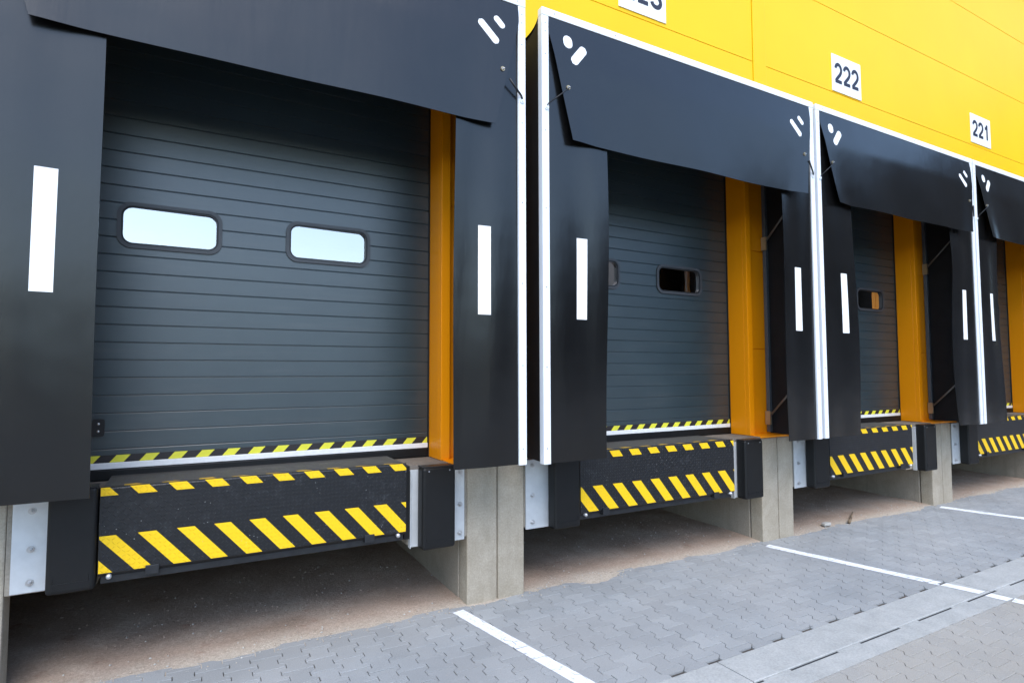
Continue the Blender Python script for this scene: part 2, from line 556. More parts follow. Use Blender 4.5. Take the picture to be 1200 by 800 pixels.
# ------------------------------------------------------------------ warehouse building
hall = thing('warehouse', 'long yellow panelled warehouse facade rising behind the row of loading docks', 'warehouse', (3.5, YW, 0))
wall, bands = MB(), {}
zs = [ZD + .012, 2.09, 3.21, 4.33, 5.45, 6.57, 7.69, 8.81]
cols = [XMIN, 3.445, 3.675, XMAX]
g = .0032
for zi in range(len(zs) - 1):
    z0, z1 = zs[zi] + (g if zi else 0), zs[zi + 1] - g
    if z1 <= DOORTOP:
        zz = [(z0, z1, True)]
    elif z0 < DOORTOP:
        zz = [(z0, DOORTOP, True), (DOORTOP, z1, False)]
    else:
        zz = [(z0, z1, False)]
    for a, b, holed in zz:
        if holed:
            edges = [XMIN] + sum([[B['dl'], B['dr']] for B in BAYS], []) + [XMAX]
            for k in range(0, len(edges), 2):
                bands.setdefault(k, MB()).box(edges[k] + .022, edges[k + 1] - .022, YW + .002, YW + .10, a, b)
        else:
            wall.box(XMIN, 3.444, YW, YW + .10, a, b)
            wall.box(3.676, XMAX, YW, YW + .10, a, b)
wall.build('wall', M['yellow'], hall, bevel=.003)
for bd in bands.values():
    bd.build('shaded_wall_band', M['trim'], hall, bevel=.003)  # same yellow wall panels, shade inside the shelters painted in as orange
w2 = MB()
edges = [XMIN] + sum([[B['dl'], B['dr']] for B in BAYS], []) + [XMAX]
for k in range(0, len(edges), 2):
    w2.box(edges[k] + .022, edges[k + 1] - .022, YW + .015, YW + .16, ZD + .012, DOORTOP, 1)  # lower core takes the painted-in shade colour too
w2.box(XMIN, XMAX, YW + .015, YW + .16, DOORTOP, 8.9)
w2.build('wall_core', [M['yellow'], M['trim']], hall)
cs = MB()
cs.box(3.45, 3.67, YW - .012, YW + .012, ZT + .02, 8.8)
cs.build('cover_strip', M['yellow'], hall, bevel=.006)
rf = MB()
rf.box(XMIN - .1, XMAX + .1, YW - .15, 30, 8.9, 9.2)
rf.build('roof', M['hall_dark'], hall)
hb = MB()
hb.box(XMIN, XMAX, 29.7, 30, 0, 8.9)
hb.box(XMIN, XMIN + .2, YW + .2, 29.7, 0, 8.9)
hb.box(XMAX - .2, XMAX, YW + .2, 29.7, 0, 8.9)
hb.build('rear_wall', M['hall_dark'], hall)
fl = MB()
fl.box(XMIN, XMAX, YD + .02, 29.6, ZD - .25, ZD)
fl.build('floor_slab', M['floor'], hall)
for B in BAYS:                      # door trims: folded yellow sheet round each opening
    t = MB()
    for xa, xb, rv in ((B['dr'], B['dr'] + .078, B['dr']), (B['dl'] - .078, B['dl'], B['dl'])):
        t.box(xa, xb, YW - .05, YW + .001, ZD + .006, DOORTOP)
    t.box(B['dr'], B['dr'] + .02, YW + .001, YD + .03, ZD + .006, DOORTOP)
    t.box(B['dl'] - .02, B['dl'], YW + .001, YD + .03, ZD + .006, DOORTOP)
    t.box(B['dl'] - .078, B['dr'] + .078, YW - .05, YW + .001, DOORTOP + .001, DOORTOP + .08)
    t.box(B['dl'], B['dr'], YW + .001, YD + .03, DOORTOP + .001, DOORTOP + .02)
    t.build('door_trim', M['trim'], hall, bevel=.004)
for k, P in enumerate(PIERS):       # yellow flashing on the dock edge above every pier
    xa = BAYS[k - 1]['dr'] + .02 if k else P[0] - .2
    xb = BAYS[k]['dl'] - .02 if k < len(BAYS) else P[1] + .2
    s = MB()
    s.prism([(xa, YP - .012, ZD - .014), (xa, YW + .003, ZD - .014), (xa, YW + .003, ZD + .014), (xa, YP - .012, ZD + .006)], (xb - xa, 0, 0))
    s.build('edge_flashing', M['trim'], hall, bevel=.003)
for B in BAYS:                      # dock floor strips beside each leveller
    for xa, xb in ((B['dl'] - .02, B['lip'][0] - .006), (B['lip'][1] + .006, B['dr'] + .02)):
        if xb > xa:
            s = MB()
            s.box(xa, xb, YP - .012, YD + .018, ZD - .03, ZD + .003)
            s.build('dock_floor', M['floor'], hall)

# ------------------------------------------------------------------ concrete piers
pl = ['concrete pier at the far left edge under the nearest black curtain',
      'concrete pier between the first and second docks, with bare front and centre joint',
      'concrete pier between the second and third docks, foot of the middle white line',
      'concrete pier between the third and fourth docks, smallest fully seen',
      'concrete pier beyond the fourth dock at the right end']
for k, (a, b) in enumerate(PIERS):
    p = thing('concrete_pier', pl[k], 'concrete pier', ((a + b) / 2, YP, 0), 'concrete piers under the docks')
    s = MB()
    mid = b - .25
    s.box(a, mid - .006, YP, .625, -.1, ZD - .016)
    s.box(mid + .006, b, YP, .625, -.1, ZD - .016)
    s.build('pier_block', M['concrete'], p, bevel=.009)
    s = MB()
    s.box(a + .03, b - .03, YP + .02, .62, -.1, ZD - .03)
    s.build('joint_filler', M['concrete_dark'], p)
    s = MB()
    s.box(a - .004, b + (.004 if k else -.40), .637, 3.2, -.1, ZD - .26)
    s.build('side_wall', M['concrete_dark'], p, bevel=.006)
    # overhanging heads that carry the bumpers
    la = BAYS[k - 1]['lip'][1] + .045 if k else None
    rb = BAYS[k]['lip'][0] - .012 if k < len(BAYS) else None
    zlow = .585 if k == 0 else .535
    if la is not None:
        s = MB(); s.box(la, a - .001, YP + .004, .80, .535, ZD - .03); s.build('overhang', M['concrete_dark'], p, bevel=.005)
    if rb is not None:
        s = MB(); s.box(b + .001, rb, YP + .004, .80, zlow, ZD - .03); s.build('overhang', M['concrete_dark'], p, bevel=.005)
bw = MB()
bw.box(-4.2, 11.5, 3.2, 3.4, -.1, ZD - .26)
tag(bw.build('pit_back_wall', M['concrete_dark']), 'dark concrete wall at the back of the recesses under the docks', 'wall')

# ------------------------------------------------------------------ bumpers
def bumper(x0, x1, z0, z1, px0, px1, pz0, bolt_x, label, side):
    t = thing('dock_bumper', label, 'dock bumper', ((x0 + x1) / 2, YP, z0), 'black rubber dock bumpers')
    s = MB()
    s.box(px0, px1, YP - .016, YP - .002, pz0, ZD - .03)
    # folded rim of the plate
    if side > 0: s.box(px0, px0 + .006, YP - .05, YP - .016, pz0, ZD - .03)
    plate = s.build('mounting_plate', M['steel'], t, bevel=.002)
    s = MB()
    s.box(x0, x1, .335, YP - .0165, z0, z1)
    block = s.build('rubber_block', M['rubber'], t, bevel=.022, seg=4)
    s = MB()       # raised welt round the lower face and screw strip on top
    w = .004
    s.box(x0 + .03, x1 - .03, .3315, .3352, z0 + .058, z0 + .058 + w)
    s.box(x0 + .03, x0 + .03 + w, .3315, .3352, z0 + .058, z0 + .10)
    s.box(x1 - .03 - w, x1 - .03, .3315, .3352, z0 + .058, z0 + .10)
    s.build('welt', M['rubber'], block, bevel=.0015)
    s = MB()
    s.box(x0 + .004, x1 - .004, .352, YP - .02, z1 - .001, z1 + .006)
    for xx in (x0 + .05, x1 - .05):
        s.dome((xx, .335, z1 - .028), .006, .003, 1)
    s.build('cap_strip', [M['black_steel'], M['dark_screw']], block)
    for zz in (ZD - .075, (ZD + pz0) / 2 - .025, pz0 + .055):
        s = MB()
        s.tube((bolt_x, YP - .016, zz), (bolt_x, YP - .021, zz), .019, 14)
        s.tube((bolt_x, YP - .021, zz), (bolt_x, YP - .034, zz), .012, 6)
        s.tube((bolt_x, YP - .034, zz), (bolt_x, YP - .046, zz), .006, 8)
        s.build('bolt', M['screw'], plate)
BL = [
    (-2.898, -2.668, .592, 1.172, -3.072, -2.70, .595, -2.985, 'black bumper under the curtain at the far left edge, widest in view', -1),
    (-.690, -.425, .515, 1.12, -.757, -.300, .522, -.338, 'tall black bumper left of the nearest bare concrete pier, right end of first dock', 1),
    (.475, .738, .515, 1.12, .262, .73, .522, .325, 'black bumper with wide grey plate just right of the nearest bare concrete pier', -1),
    (2.815, 3.095, .515, 1.12, 2.742, 3.20, .522, 3.16, 'black bumper at the right end of the second dock, left of the second bare pier', 1),
    (3.960, 4.240, .515, 1.12, 3.765, 4.23, .522, 3.83, 'black bumper right of the second bare concrete pier, left end of third dock', -1),
    (6.310, 6.600, .515, 1.12, 6.243, 6.70, .522, 6.66, 'black bumper at the right end of the third dock, beside the smallest full pier', 1),
    (7.460, 7.745, .515, 1.12, 7.265, 7.73, .522, 7.33, 'black bumper at the left end of the fourth dock, farthest in view', -1),
]
for b in BL:
    bumper(*b)

# ------------------------------------------------------------------ dock levellers
ll = ['dock leveller nearest the camera, big black chequer plate with yellow stripes',
      'dock leveller of the second dock, scuffed chequer plate between concrete piers',
      'dock leveller of the third dock below door number 222, striped black plate',
      'dock leveller of the fourth dock cut by the right edge, smallest striped plate']
YL = .36
for B, lab in zip(BAYS, ll):
    xa, xb = B['lip']
    zt, zl = B['zt'], B['lz']
    t = thing('dock_leveller', lab, 'dock leveller', ((xa + xb) / 2, YL, zl), 'dock levellers')
    s = MB()       # hanging lip with rolled top edge and bevelled foot
    prof = [(YL, zl + .055), (YL + .002, zt - .012), (YL + .006, zt - .004), (YL + .014, zt), (YL + .03, zt), (YL + .03, zl + .07), (YL + .055, zl + .03), (YL + .03, zl + .03)]
    s.prism([(xa, y, z) for y, z in prof], (xb - xa, 0, 0))
    def stripe_row(spec, zlo_clip):
        x0, pitch, w, sl, z0, z1 = spec
        for n in range(-14, 15):
            x = x0 + n * pitch
            pts = clip([(x, z1), (x + w, z1), (x + w + sl, z0), (x + sl, z0)], xa + .003, xb - .003, zlo_clip, zt)
            if pts:
                s.poly([(px, YL - .0015 - .0, pz) for px, pz in pts], 1)
    stripe_row(B['up'], B['up'][4])
    stripe_row(B['lo'], B['lo'][4])
    s.build('lip', [M['plate'], M['plate_yellow']], t)
    s = MB()
    s.box(xa + .01, xb - .01, YL + .032, YD + .01, zt - .02, zt - .002)
    x0, pitch, w, sl, z0, z1 = B['up']
    rnd = random.Random(int(xa * 100))
    for n in range(-14, 15):       # worn ends of the stripes on the deck edge
        x = x0 + n * pitch - .03
        if x > xa + .02 and x + w < xb - .02:
            e = rnd.uniform(.025, .055)
            s.poly([(x, YL + .034, zt - .0005), (x + w, YL + .034, zt - .0005), (x + w - .02 - rnd.uniform(0, .03), YL + .034 + e, zt - .0005), (x - .02 + rnd.uniform(-.01, .03), YL + .034 + e * rnd.uniform(.5, 1), zt - .0005)], 2)
    s.build('platform', [M['plate_dusty'], M['plate_yellow'], M['deck_yellow']], t)
    s = MB()
    s.box(xa + .01, xb - .01, YL + .06, 2.4, zl + .30, zt - .022)
    s.box(xa + .01, xb - .01, YL + .035, YL + .09, zl - .012, zl + .075)
    for xx in (xa + .27, xb - .27):
        s.box(xx - .035, xx + .035, YL - .012, YL + .036, zl + .015, zl + .07)
    s.build('lip_support', M['black_steel'], t, bevel=.003)
    for xx in (xa + .055, xb - .06):
        s = MB()
        s.tube((xx, YL + .04, zl + .035), (xx, YL - .004, zl + .035), .013, 12)
        s.dome((xx, YL - .004, zl + .035), .016, .013)
        s.build('pin', M['alu'], t, smooth=True)
    if B['n'] != 'left':
        continue
    s = MB()
    s.box(xb + .006, xb + .045, YL + .06, YP + .2, zl - .02, zt - .03)
    s.build('side_seal', M['rubber'], t)

# ------------------------------------------------------------------ sectional doors
dl = ['dark grey sectional door nearest the camera with two pale windows',
      'dark grey door of the second dock with one dark reddish window and one half hidden',
      'dark grey door of the third dock with one dark window beside the curtain',
      'dark grey door of the fourth dock, narrow strip seen at the right edge']
def rrect(x0, x1, z0, z1, r, n=7):
    pts = []
    for cx, cz, a0 in ((x1 - r, z1 - r, 0), (x0 + r, z1 - r, 90), (x0 + r, z0 + r, 180), (x1 - r, z0 + r, 270)):
        for k in range(n + 1):
            a = R(a0 + 90 * k / n)
            pts.append((cx + r * math.cos(a), cz + r * math.sin(a)))
    return pts
def ring(s, po, pi, y0, y1, mi=0):
    n = len(po)
    for k in range(n):
        k2 = (k + 1) % n
        a, b, c, d = po[k], po[k2], pi[k2], pi[k]
        s.poly([(a[0], y0, a[1]), (b[0], y0, b[1]), (c[0], y0, c[1]), (d[0], y0, d[1])], mi)
        s.poly([(a[0], y0, a[1]), (a[0], y1, a[1]), (b[0], y1, b[1]), (b[0], y0, b[1])], mi)
        s.poly([(d[0], y0, d[1]), (c[0], y0, c[1]), (c[0], y1, c[1]), (d[0], y1, d[1])], mi)
WZ0, WZ1 = 2.672, 2.983
for bi, (B, lab) in enumerate(zip(BAYS, dl)):
    xa, xb = B['dl'] + .006, B['dr'] - .012
    t = thing('dock_door', lab, 'dock door', ((xa + xb) / 2, YD, ZD), 'sectional dock doors')
    prof = [(YD, 1.295)]
    z = 1.335
    gz = []
    while z < 4.5:
        prof += [(YD, z - .008), (YD + .0055, z - .001), (YD + .0055, z + .0005), (YD, z + .003)]
        gz.append(z)
        z += .1172
    prof += [(YD, 4.56)]
    s = MB()
    holes = [(w0 + .028, w1 - .028) for w0, w1 in B['wins']]
    cuts = [xa] + sum([list(h) for h in holes], []) + [xb]
    def seg(x0, x1, pr):
        for (y0, z0), (y1, z1) in zip(pr[:-1], pr[1:]):
            s.poly([(x0, y0, z0), (x1, y0, z0), (x1, y1, z1), (x0, y1, z1)])
    def cutprof(lo, hi):
        out = []
        for (y0, z0), (y1, z1) in zip(prof[:-1], prof[1:]):
            if z1 <= lo or z0 >= hi: continue
            ta = max(0, (lo - z0) / (z1 - z0)); tb = min(1, (hi - z0) / (z1 - z0))
            pa = (y0 + (y1 - y0) * ta, z0 + (z1 - z0) * ta); pb = (y0 + (y1 - y0) * tb, z0 + (z1 - z0) * tb)
            if not out: out.append(pa)
            out.append(pb)
        return out
    low, high = cutprof(0, WZ0 + .028), cutprof(WZ1 - .028, 9)
    midp = cutprof(WZ0 + .028, WZ1 - .028)
    seg(xa, xb, low); seg(xa, xb, high)
    for k in range(0, len(cuts), 2):
        seg(cuts[k], cuts[k + 1], midp)
    s.build('door_panel', M['door'], t)
    bk = MB()
    for za, zb in ((ZD + .08, WZ0 + .028), (WZ1 - .028, 4.56)):
        bk.box(xa, xb, YD + .012, YD + .045, za, zb)
    for k in range(0, len(cuts), 2):
        bk.box(cuts[k], cuts[k + 1], YD + .012, YD + .045, WZ0 + .028, WZ1 - .028)
    bk.build('door_back', M['hall_dark'], t)
    for w0, w1 in B['wins']:
        wf = MB()
        po, pm, pi = rrect(w0, w1, WZ0, WZ1, .085), rrect(w0 + .024, w1 - .024, WZ0 + .024, WZ1 - .024, .066), rrect(w0 + .036, w1 - .036, WZ0 + .036, WZ1 - .036, .056)
        ring(wf, po, pm, YD - .014, YD + .02, 0)
        ring(wf, pm, pi, YD - .008, YD + .02, 1)
        w = wf.build('window', [M['door_frame'], M['gasket']], t, bevel=.002)
        pn = MB()
        c = ((w0 + w1) / 2, (WZ0 + WZ1) / 2)
        pn.poly([(x, YD + .004 + .035 * (x - c[0]), z) for x, z in pi])
        pa = pn.build('pane', M['pane'], w)
        pa.matrix_parent_inverse = Matrix.Identity(4)
    s = MB()
    s.box(xa, xb, YD - .012, YD + .02, 1.206, 1.246)
    s.build('bottom_rail', M['rail_white'], t, bevel=.003)
    s = MB()
    s.box(xa, xb, YD - .004, YD + .02, 1.2465, 1.2945, 0)
    k = -30
    for n in range(60):
        x = xa + .02 + (n - 2) * .1655
        pts = clip([(x, 1.2475), (x + .078, 1.2475), (x + .118, 1.2940), (x + .040, 1.2940)], xa + .004, xb - .004, 1.2475, 1.2940)
        if pts:
            s.poly([(px, YD - .0055, pz) for px, pz in pts], 1)
    s.build('hazard_tape', [M['tape_black'], M['tape_yellow']], t)
    s = MB()
    s.box(xa, xb, YD - .008, YD + .02, ZD + .004, 1.2055)
    s.build('bottom_seal', M['rubber'], t, bevel=.01)
    hx = xa + .085 if bi == 0 else xa + .40
    s = MB()
    po = rrect(hx, hx + .07, 1.42, 1.532, .014, 4)
    s.prism([(x, YD - .013, z) for x, z in po], (0, .014, 0), 0)
    s.dome((hx + .036, YD - .013, 1.50), .008, .004, 1)
    s.dome((hx + .036, YD - .013, 1.452), .008, .004, 1)
    s.build('handle_plate', [M['gasket'], M['screw']], t)
    s = MB()       # vertical guide track right beside the reveal
    s.box(xb + .001, xb + .011, YD - .012, YD + .05, ZD + .004, 4.49)
    s.build('guide_track', M['gasket'], t)

# racking behind the second and third doors, seen dimly through their windows
def rack(x, label):
    t = thing('storage_rack', label, 'storage rack', (x, 1.6, ZD), 'storage racks inside the hall')
    for xx in (x - .9, x, x + .9):
        s = MB(); s.box(xx - .03, xx + .03, .962, .983, ZD, 4.4); s.build('upright', M['black_steel'], t)
    s = MB(); s.prism([(x - 1, .935, 2.745), (x - 1, .96, 2.745), (x - 1, .96, 2.785), (x - 1, .935, 2.785)], (2.0, 0, .12)); s.build('beam', M['red'], t)
    s = MB(); s.box(x - 1.2, x + 1.2, .985, 1.5, ZD, 4.3); s.build('cartons', M['maroon'], t)
rack(2.75, 'red braced rack of brown cartons seen through the second door window')
rack(6.4, 'red braced rack of brown cartons behind the third door window')

# ------------------------------------------------------------------ dock shelters
sl = ['black dock shelter nearest the camera, blue sheen and large white reflector strips',
      'black dock shelter of the second dock, whole white-edged curtain below number 223',
      'black dock shelter of the third dock, narrower in view, below number 222',
      'black dock shelter at the right edge, only its left curtain in view']
FW = .064
def sm(t):
    t = max(0, min(1, t))
    return t * t * (3 - 2 * t)
for bi, (B, lab) in enumerate(zip(BAYS, sl)):
    x0, x1, zb, zbl = B['x0'], B['x1'], B['zb'], B['zbl']
    t = thing('dock_shelter', lab, 'dock shelter', ((x0 + x1) / 2, .3, zb), 'black dock shelters')
    # white angle frame
    for nm, bx in (('top_rail', (x0, x1, -.016, .045, ZT - .062, ZT)), ('side_rail', (x0, x0 + FW, -.014, .045, zbl - .004, ZT - .063)), ('side_rail', (x1 - FW, x1, -.014, .045, zb - .004, ZT - .063))):
        s = MB()
        s.box(*bx)
        if nm == 'side_rail':
            xm = (bx[0] + bx[1]) / 2
            z = bx[4] + .12
            while z < bx[5]:
                s.dome((xm, -.014, z), .0055, .003, 1, 8, 2)
                z += .62
            for q in (.06, .13): s.dome((xm, -.014, bx[5] - q), .0055, .003, 1, 8, 2)
        else:
            x = x0 + .12
            while x < x1:
                s.dome((x, -.016, ZT - .03), .0055, .003, 1, 8, 2)
                x += .62
        s.build(nm, [M['white'], M['dark_screw']], t, bevel=.003)
    # side curtains (front sheets)
    ph = bi * 1.7
    def side(sgn, xo, xi, zlow):
        def fn(u, v):
            z = zlow + (ZT - .065 - zlow) * v
            hang = 1 - v
            bow = (.007 if bi else .003) * (math.sin(2.6 * math.pi * v + ph + sgn) + .6 * math.sin(5 * v + ph)) * min(1, 4 * (1 - v))
            xin = xi + sgn * bow
            if sgn > 0 and bi: xin += -.018 * math.sin(math.pi * min(1, v * 1.2)) + .02 * (1 - v) ** 3
            x = xo + (xin - xo) * u
            y = .004 + u * u * (.010 * math.sin(4.2 * v + ph * 1.3 + sgn) + .012 * math.sin(1.7 * math.pi * v + ph)) + .004 * math.sin(9 * u + 3 * v + ph)
            if bi == 2 and sgn > 0: y += .05 * u * u * math.sin(math.pi * v * 1.6 + .5) * sm((.72 - v) / .2)
            return (x, y, z)
        return fn
    fL, fR = side(-1, x0 + FW - .004, B['fl'], zbl - .0), side(1, x1 - FW + .004, B['fr'], zb)
    s = MB(); s.grid(fL, 14, 60); cL = s.build('side_curtain', M['pvc'], t, smooth=True, solid=.004)
    s = MB(); s.grid(fR, 14, 60); cR = s.build('side_curtain', M['pvc'], t, smooth=True, solid=.004)
    # reflective strips following the curtains
    for fn, xo, xi, xc, zlow, cc in ((fL, x0 + FW - .004, B['fl'], B['rl'], zbl, cL), (fR, x1 - FW + .004, B['fr'], B['rr'], zb, cR)):
        u0, u1 = (xc - .05 - xo) / (xi - xo), (xc + .05 - xo) / (xi - xo)
        v0, v1 = [(q - zlow) / (ZT - .065 - zlow) for q in (2.252, 2.908)]
        s = MB()
        s.grid(lambda a, b: Vector(fn(u0 + (u1 - u0) * a, v0 + (v1 - v0) * b)) + Vector((0, -.0045, 0)), 4, 14)
        s.build('reflector_strip', M['reflector'], cc, solid=.001)
    # header curtain hanging in front of them
    zh0, zh1, zk = 3.675, ZT - .064, 4.535
    def hd(u, v):
        z = zh0 + (zh1 - zh0) * v
        k = max(0, min(1, (zk - z) / (zk - zh0)))
        xl = x0 + FW - .002 + (B['hl'] - x0 - FW) * k
        xr = x1 - FW + .002 + (B['hr'] - x1 + FW) * k
        x = xl + (xr - xl) * u
        h = 1 - v
        y = -.008 - .026 * min(1, h * 3) - .012 * h
        e = min(u, 1 - u)
        y += h * (.009 * math.sin(7 * u + ph) + .006 * math.sin(15 * u + 2 * v + ph * 2) + .012 * math.sin(3.1 * u + ph * .7))
        y -= .030 * h * h * (1 - sm(e / .10)) if bi else .012 * h * (1 - sm(e / .1))
        z += (.003 * math.sin(5 * u + ph) + .0015 * math.sin(13 * u + ph)) * h
        return (x, y, z)
    s = MB(); s.grid(hd, 60, 22); hc = s.build('header_curtain', M['pvc'], t, smooth=True, solid=.004)
    # printed marks, corner of the header: short and long round-ended bars
    def on_header(x, z):
        v = (z - zh0) / (zh1 - zh0)
        lo, hi = 0., 1.
        for _ in range(24):
            mdl = (lo + hi) / 2
            if hd(mdl, v)[0] < x: lo = mdl
            else: hi = mdl
        return Vector((x, hd(lo, v)[1] - .0035, z))
    def capsule(a, b, r):
        a, b = Vector(a), Vector(b)
        d = (b - a).normalized()
        n = Vector((-d.y, d.x))
        s = MB()
        L = 10
        rows = []
        tot = (b - a).length + 2 * r
        for k in range(L * 2 + 1):
            q = -r + tot * k / (L * 2)
            c = a + d * q
            if q < 0: w = math.sqrt(max(0, r * r - q * q))
            elif q > (b - a).length: w = math.sqrt(max(0, r * r - (q - (b - a).length) ** 2))
            else: w = r
            rows.append([on_header(*(c + n * w * e)) for e in (-1, 0, 1)])
        for p, q in zip(rows[:-1], rows[1:]):
            for e in (0, 1):
                s.poly([p[e], p[e + 1], q[e + 1], q[e]])
        s.build('printed_mark', M['logo'], hc)
    capsule((x1 - .386, 4.425), (x1 - .275, 4.315), .030)
    capsule((x1 - .256, 4.492), (x1 - .216, 4.452), .026)
    capsule((x0 + .241, 4.505), (x0 + .242, 4.485), .044)
    capsule((x0 + .388, 4.458), (x0 + .302, 4.352), .038)
    # retaining straps
    for sgn, gx, fx in ((1, x1 - .218, x1 - .034), (-1, x0 + .228, x0 + .040)):
        s = MB()
        gp = on_header(gx, 4.105)
        s.tube(gp + Vector((0, .002, 0)), gp + Vector((0, -.006, 0)), .017, 14, 0)
        s.tube(gp + Vector((0, -.006, 0)), gp + Vector((0, -.007, 0)), .010, 10, 1)
        s.tube(gp + Vector((-.012, -.008, -.006)), gp + Vector((.014, -.009, .006)), .004, 8, 2)
        s.build('grommet', [M['bracket'], M['gasket'], M['screw']], hc)
        s = MB()
        q0 = on_header(gx + sgn * .055, 4.04) if sgn > 0 else gp + Vector((0, -.01, -.01))
        pts = [q0 + Vector((0, -.006, 0)), Vector((fx - sgn * .012, -.028, 3.945)), Vector((fx, -.022, 3.925))]
        r = .008 if sgn > 0 else .004
        for a, b in zip(pts[:-1], pts[1:]): s.tube(a, b, r, 8)
        s.build('strap', M['gasket'], t, smooth=True)
        s = MB()
        s.tube((fx, -.0145, 3.915), (fx, -.022, 3.915), .020, 16)
        s.tube((fx, -.022, 3.915), (fx, -.030, 3.915), .007, 8)
        s.build('strap_button', M['white'], t)
    # side and roof fabric between front frame and wall
    for sg, xx in ((-1, x0 + .012), (1, x1 - .012)):
        s = MB()
        s.grid(lambda u, v: (xx - sg * .03 * math.sin(math.pi * u) * (.6 + .4 * math.sin(6 * v)), .046 + (YW - .065) * u, zb + .01 + (4.585 - zb) * v + (.10 * math.exp(-u / .10) if v > .999 else 0)), 10, 24)
        s.build('side_fabric', M['curtain'], t, smooth=True, solid=.003)
    s = MB()
    s.grid(lambda u, v: (x0 + .012 + (x1 - x0 - .024) * v, .044 + (YW - .063) * u, zb + .01 + 4.585 - zb + .012 + .10 * math.exp(-u / .10)), 20, 2)
    s.build('roof_fabric', M['curtain'], t, smooth=True, solid=.003)
    # rear frame, arms and brackets
    for xa, xb in ((x0 + .016, x0 + .056), (x1 - .056, x1 - .016)):
        s = MB()
        s.box(xa, xb, YW - .05, YW - .006, ZD + .03, 4.55)
        s.build('rear_post', M['frame_grey'], t, bevel=.003)
    for xx in (x0 + .075, x1 - .075):
        for zz in (1.30, 3.28):
            s = MB(); s.box(xx - .012, xx + .012, YW - .075, YW - .012, zz - .06, zz + .09)
            s.tube((xx - .016, YW - .045, zz + .02), (xx + .016, YW - .045, zz + .02), .012, 10)
            s.build('bracket', M['bracket'], t)
            s = MB(); s.tube((xx, YW - .05, zz + .02), (xx, .055, zz + .56), .011, 10); s.build('strut', M['strut'], t, smooth=True)

# ------------------------------------------------------------------ number signs
def number_sign(txt, x0, x1, z0, z1, label):
    t = thing('number_sign', label, 'number sign', ((x0 + x1) / 2, YW, z0), 'dock number signs')
    s = MB(); s.box(x0, x1, YW - .010, YW - .0005, z0, z1); s.build('sign_plate', M['sign_white'], t, bevel=.001)
    w, h = x1 - x0, z1 - z0
    n = len(txt)
    dw, dh, gap = w * .245, h * .53, w * .045
    cx = (x0 + x1) / 2 - (n * dw + (n - 1) * gap) / 2
    zb = z0 + h * .25
    for k, ch in enumerate(txt):
        s = MB()
        for pts in DIGITS[ch]:
            ribbon(s, [(cx + k * (dw + gap) + px * dw, zb + pz * dh) for px, pz in pts], .046, YW - .0125)
        s.build('numeral', M['sign_black'], t)
def arc(cx, cz, rx, rz, a0, a1, n=14):
    return [(cx + rx * math.cos(R(a0 + (a1 - a0) * k / n)), cz + rz * math.sin(R(a0 + (a1 - a0) * k / n))) for k in range(n + 1)]
DIGITS = {
    '2': [arc(.5, .68, .385, .26, 172, -28, 16) + [(.70, .43), (.34, .22), (.20, .14), (.13, .062)], [(.05, .062), (.95, .062)]],
    '3': [arc(.48, .72, .35, .222, 165, -78, 16) + [(.40, .505)], [(.40, .505)] + arc(.48, .285, .395, .228, 80, -168, 18)],
    '1': [[(.60, 0.), (.60, 1.)], [(.18, .735), (.36, .76), (.48, .83), (.55, .94)]],
}
def ribbon(s, pts, wd, y):
    """flat printed stroke of constant width along a path"""
    L = []
    for k, p in enumerate(pts):
        a = Vector(pts[max(0, k - 1)]); b = Vector(pts[min(len(pts) - 1, k + 1)])
        d = (b - a).normalized(); nn = Vector((-d.y, d.x)) * wd / 2
        L.append((Vector(p) + nn, Vector(p) - nn))
    for (a, b), (c, d) in zip(L[:-1], L[1:]):
        y -= .00003
        s.poly([(a.x, y, a.y), (b.x, y, b.y), (d.x, y, d.y), (c.x, y, c.y)])
number_sign('223', 1.452, 2.085, 5.495, 5.975, 'white sign reading 223, cut by the top edge of the photo')
number_sign('222', 4.97, 5.607, 5.470, 5.962, 'white sign reading 222 on the yellow wall')
number_sign('221', 8.612, 9.27, 5.495, 5.968, 'white sign reading 221 on the yellow wall, farthest right')

# ------------------------------------------------------------------ ground, paving
def struct(o):
    o['kind'] = 'structure'
    return o
s = MB(); s.poly([(-400, -400, -.035), (400, -400, -.035), (400, 400, -.035), (-400, 400, -.035)])
struct(s.build('ground', M['ground']))
s = MB(); s.poly([(-7, -1.13, -.011), (18, -1.13, -.011), (18, .7, -.011), (-7, .7, -.011)])
struct(s.build('joint_bed', M['joint']))
s = MB(); s.poly([(-7, -8, -.0055), (18, -8, -.0055), (18, -1.55, -.0055), (-7, -1.55, -.0055)])
struct(s.build('outer_joint_bed', M['joint_outer']))

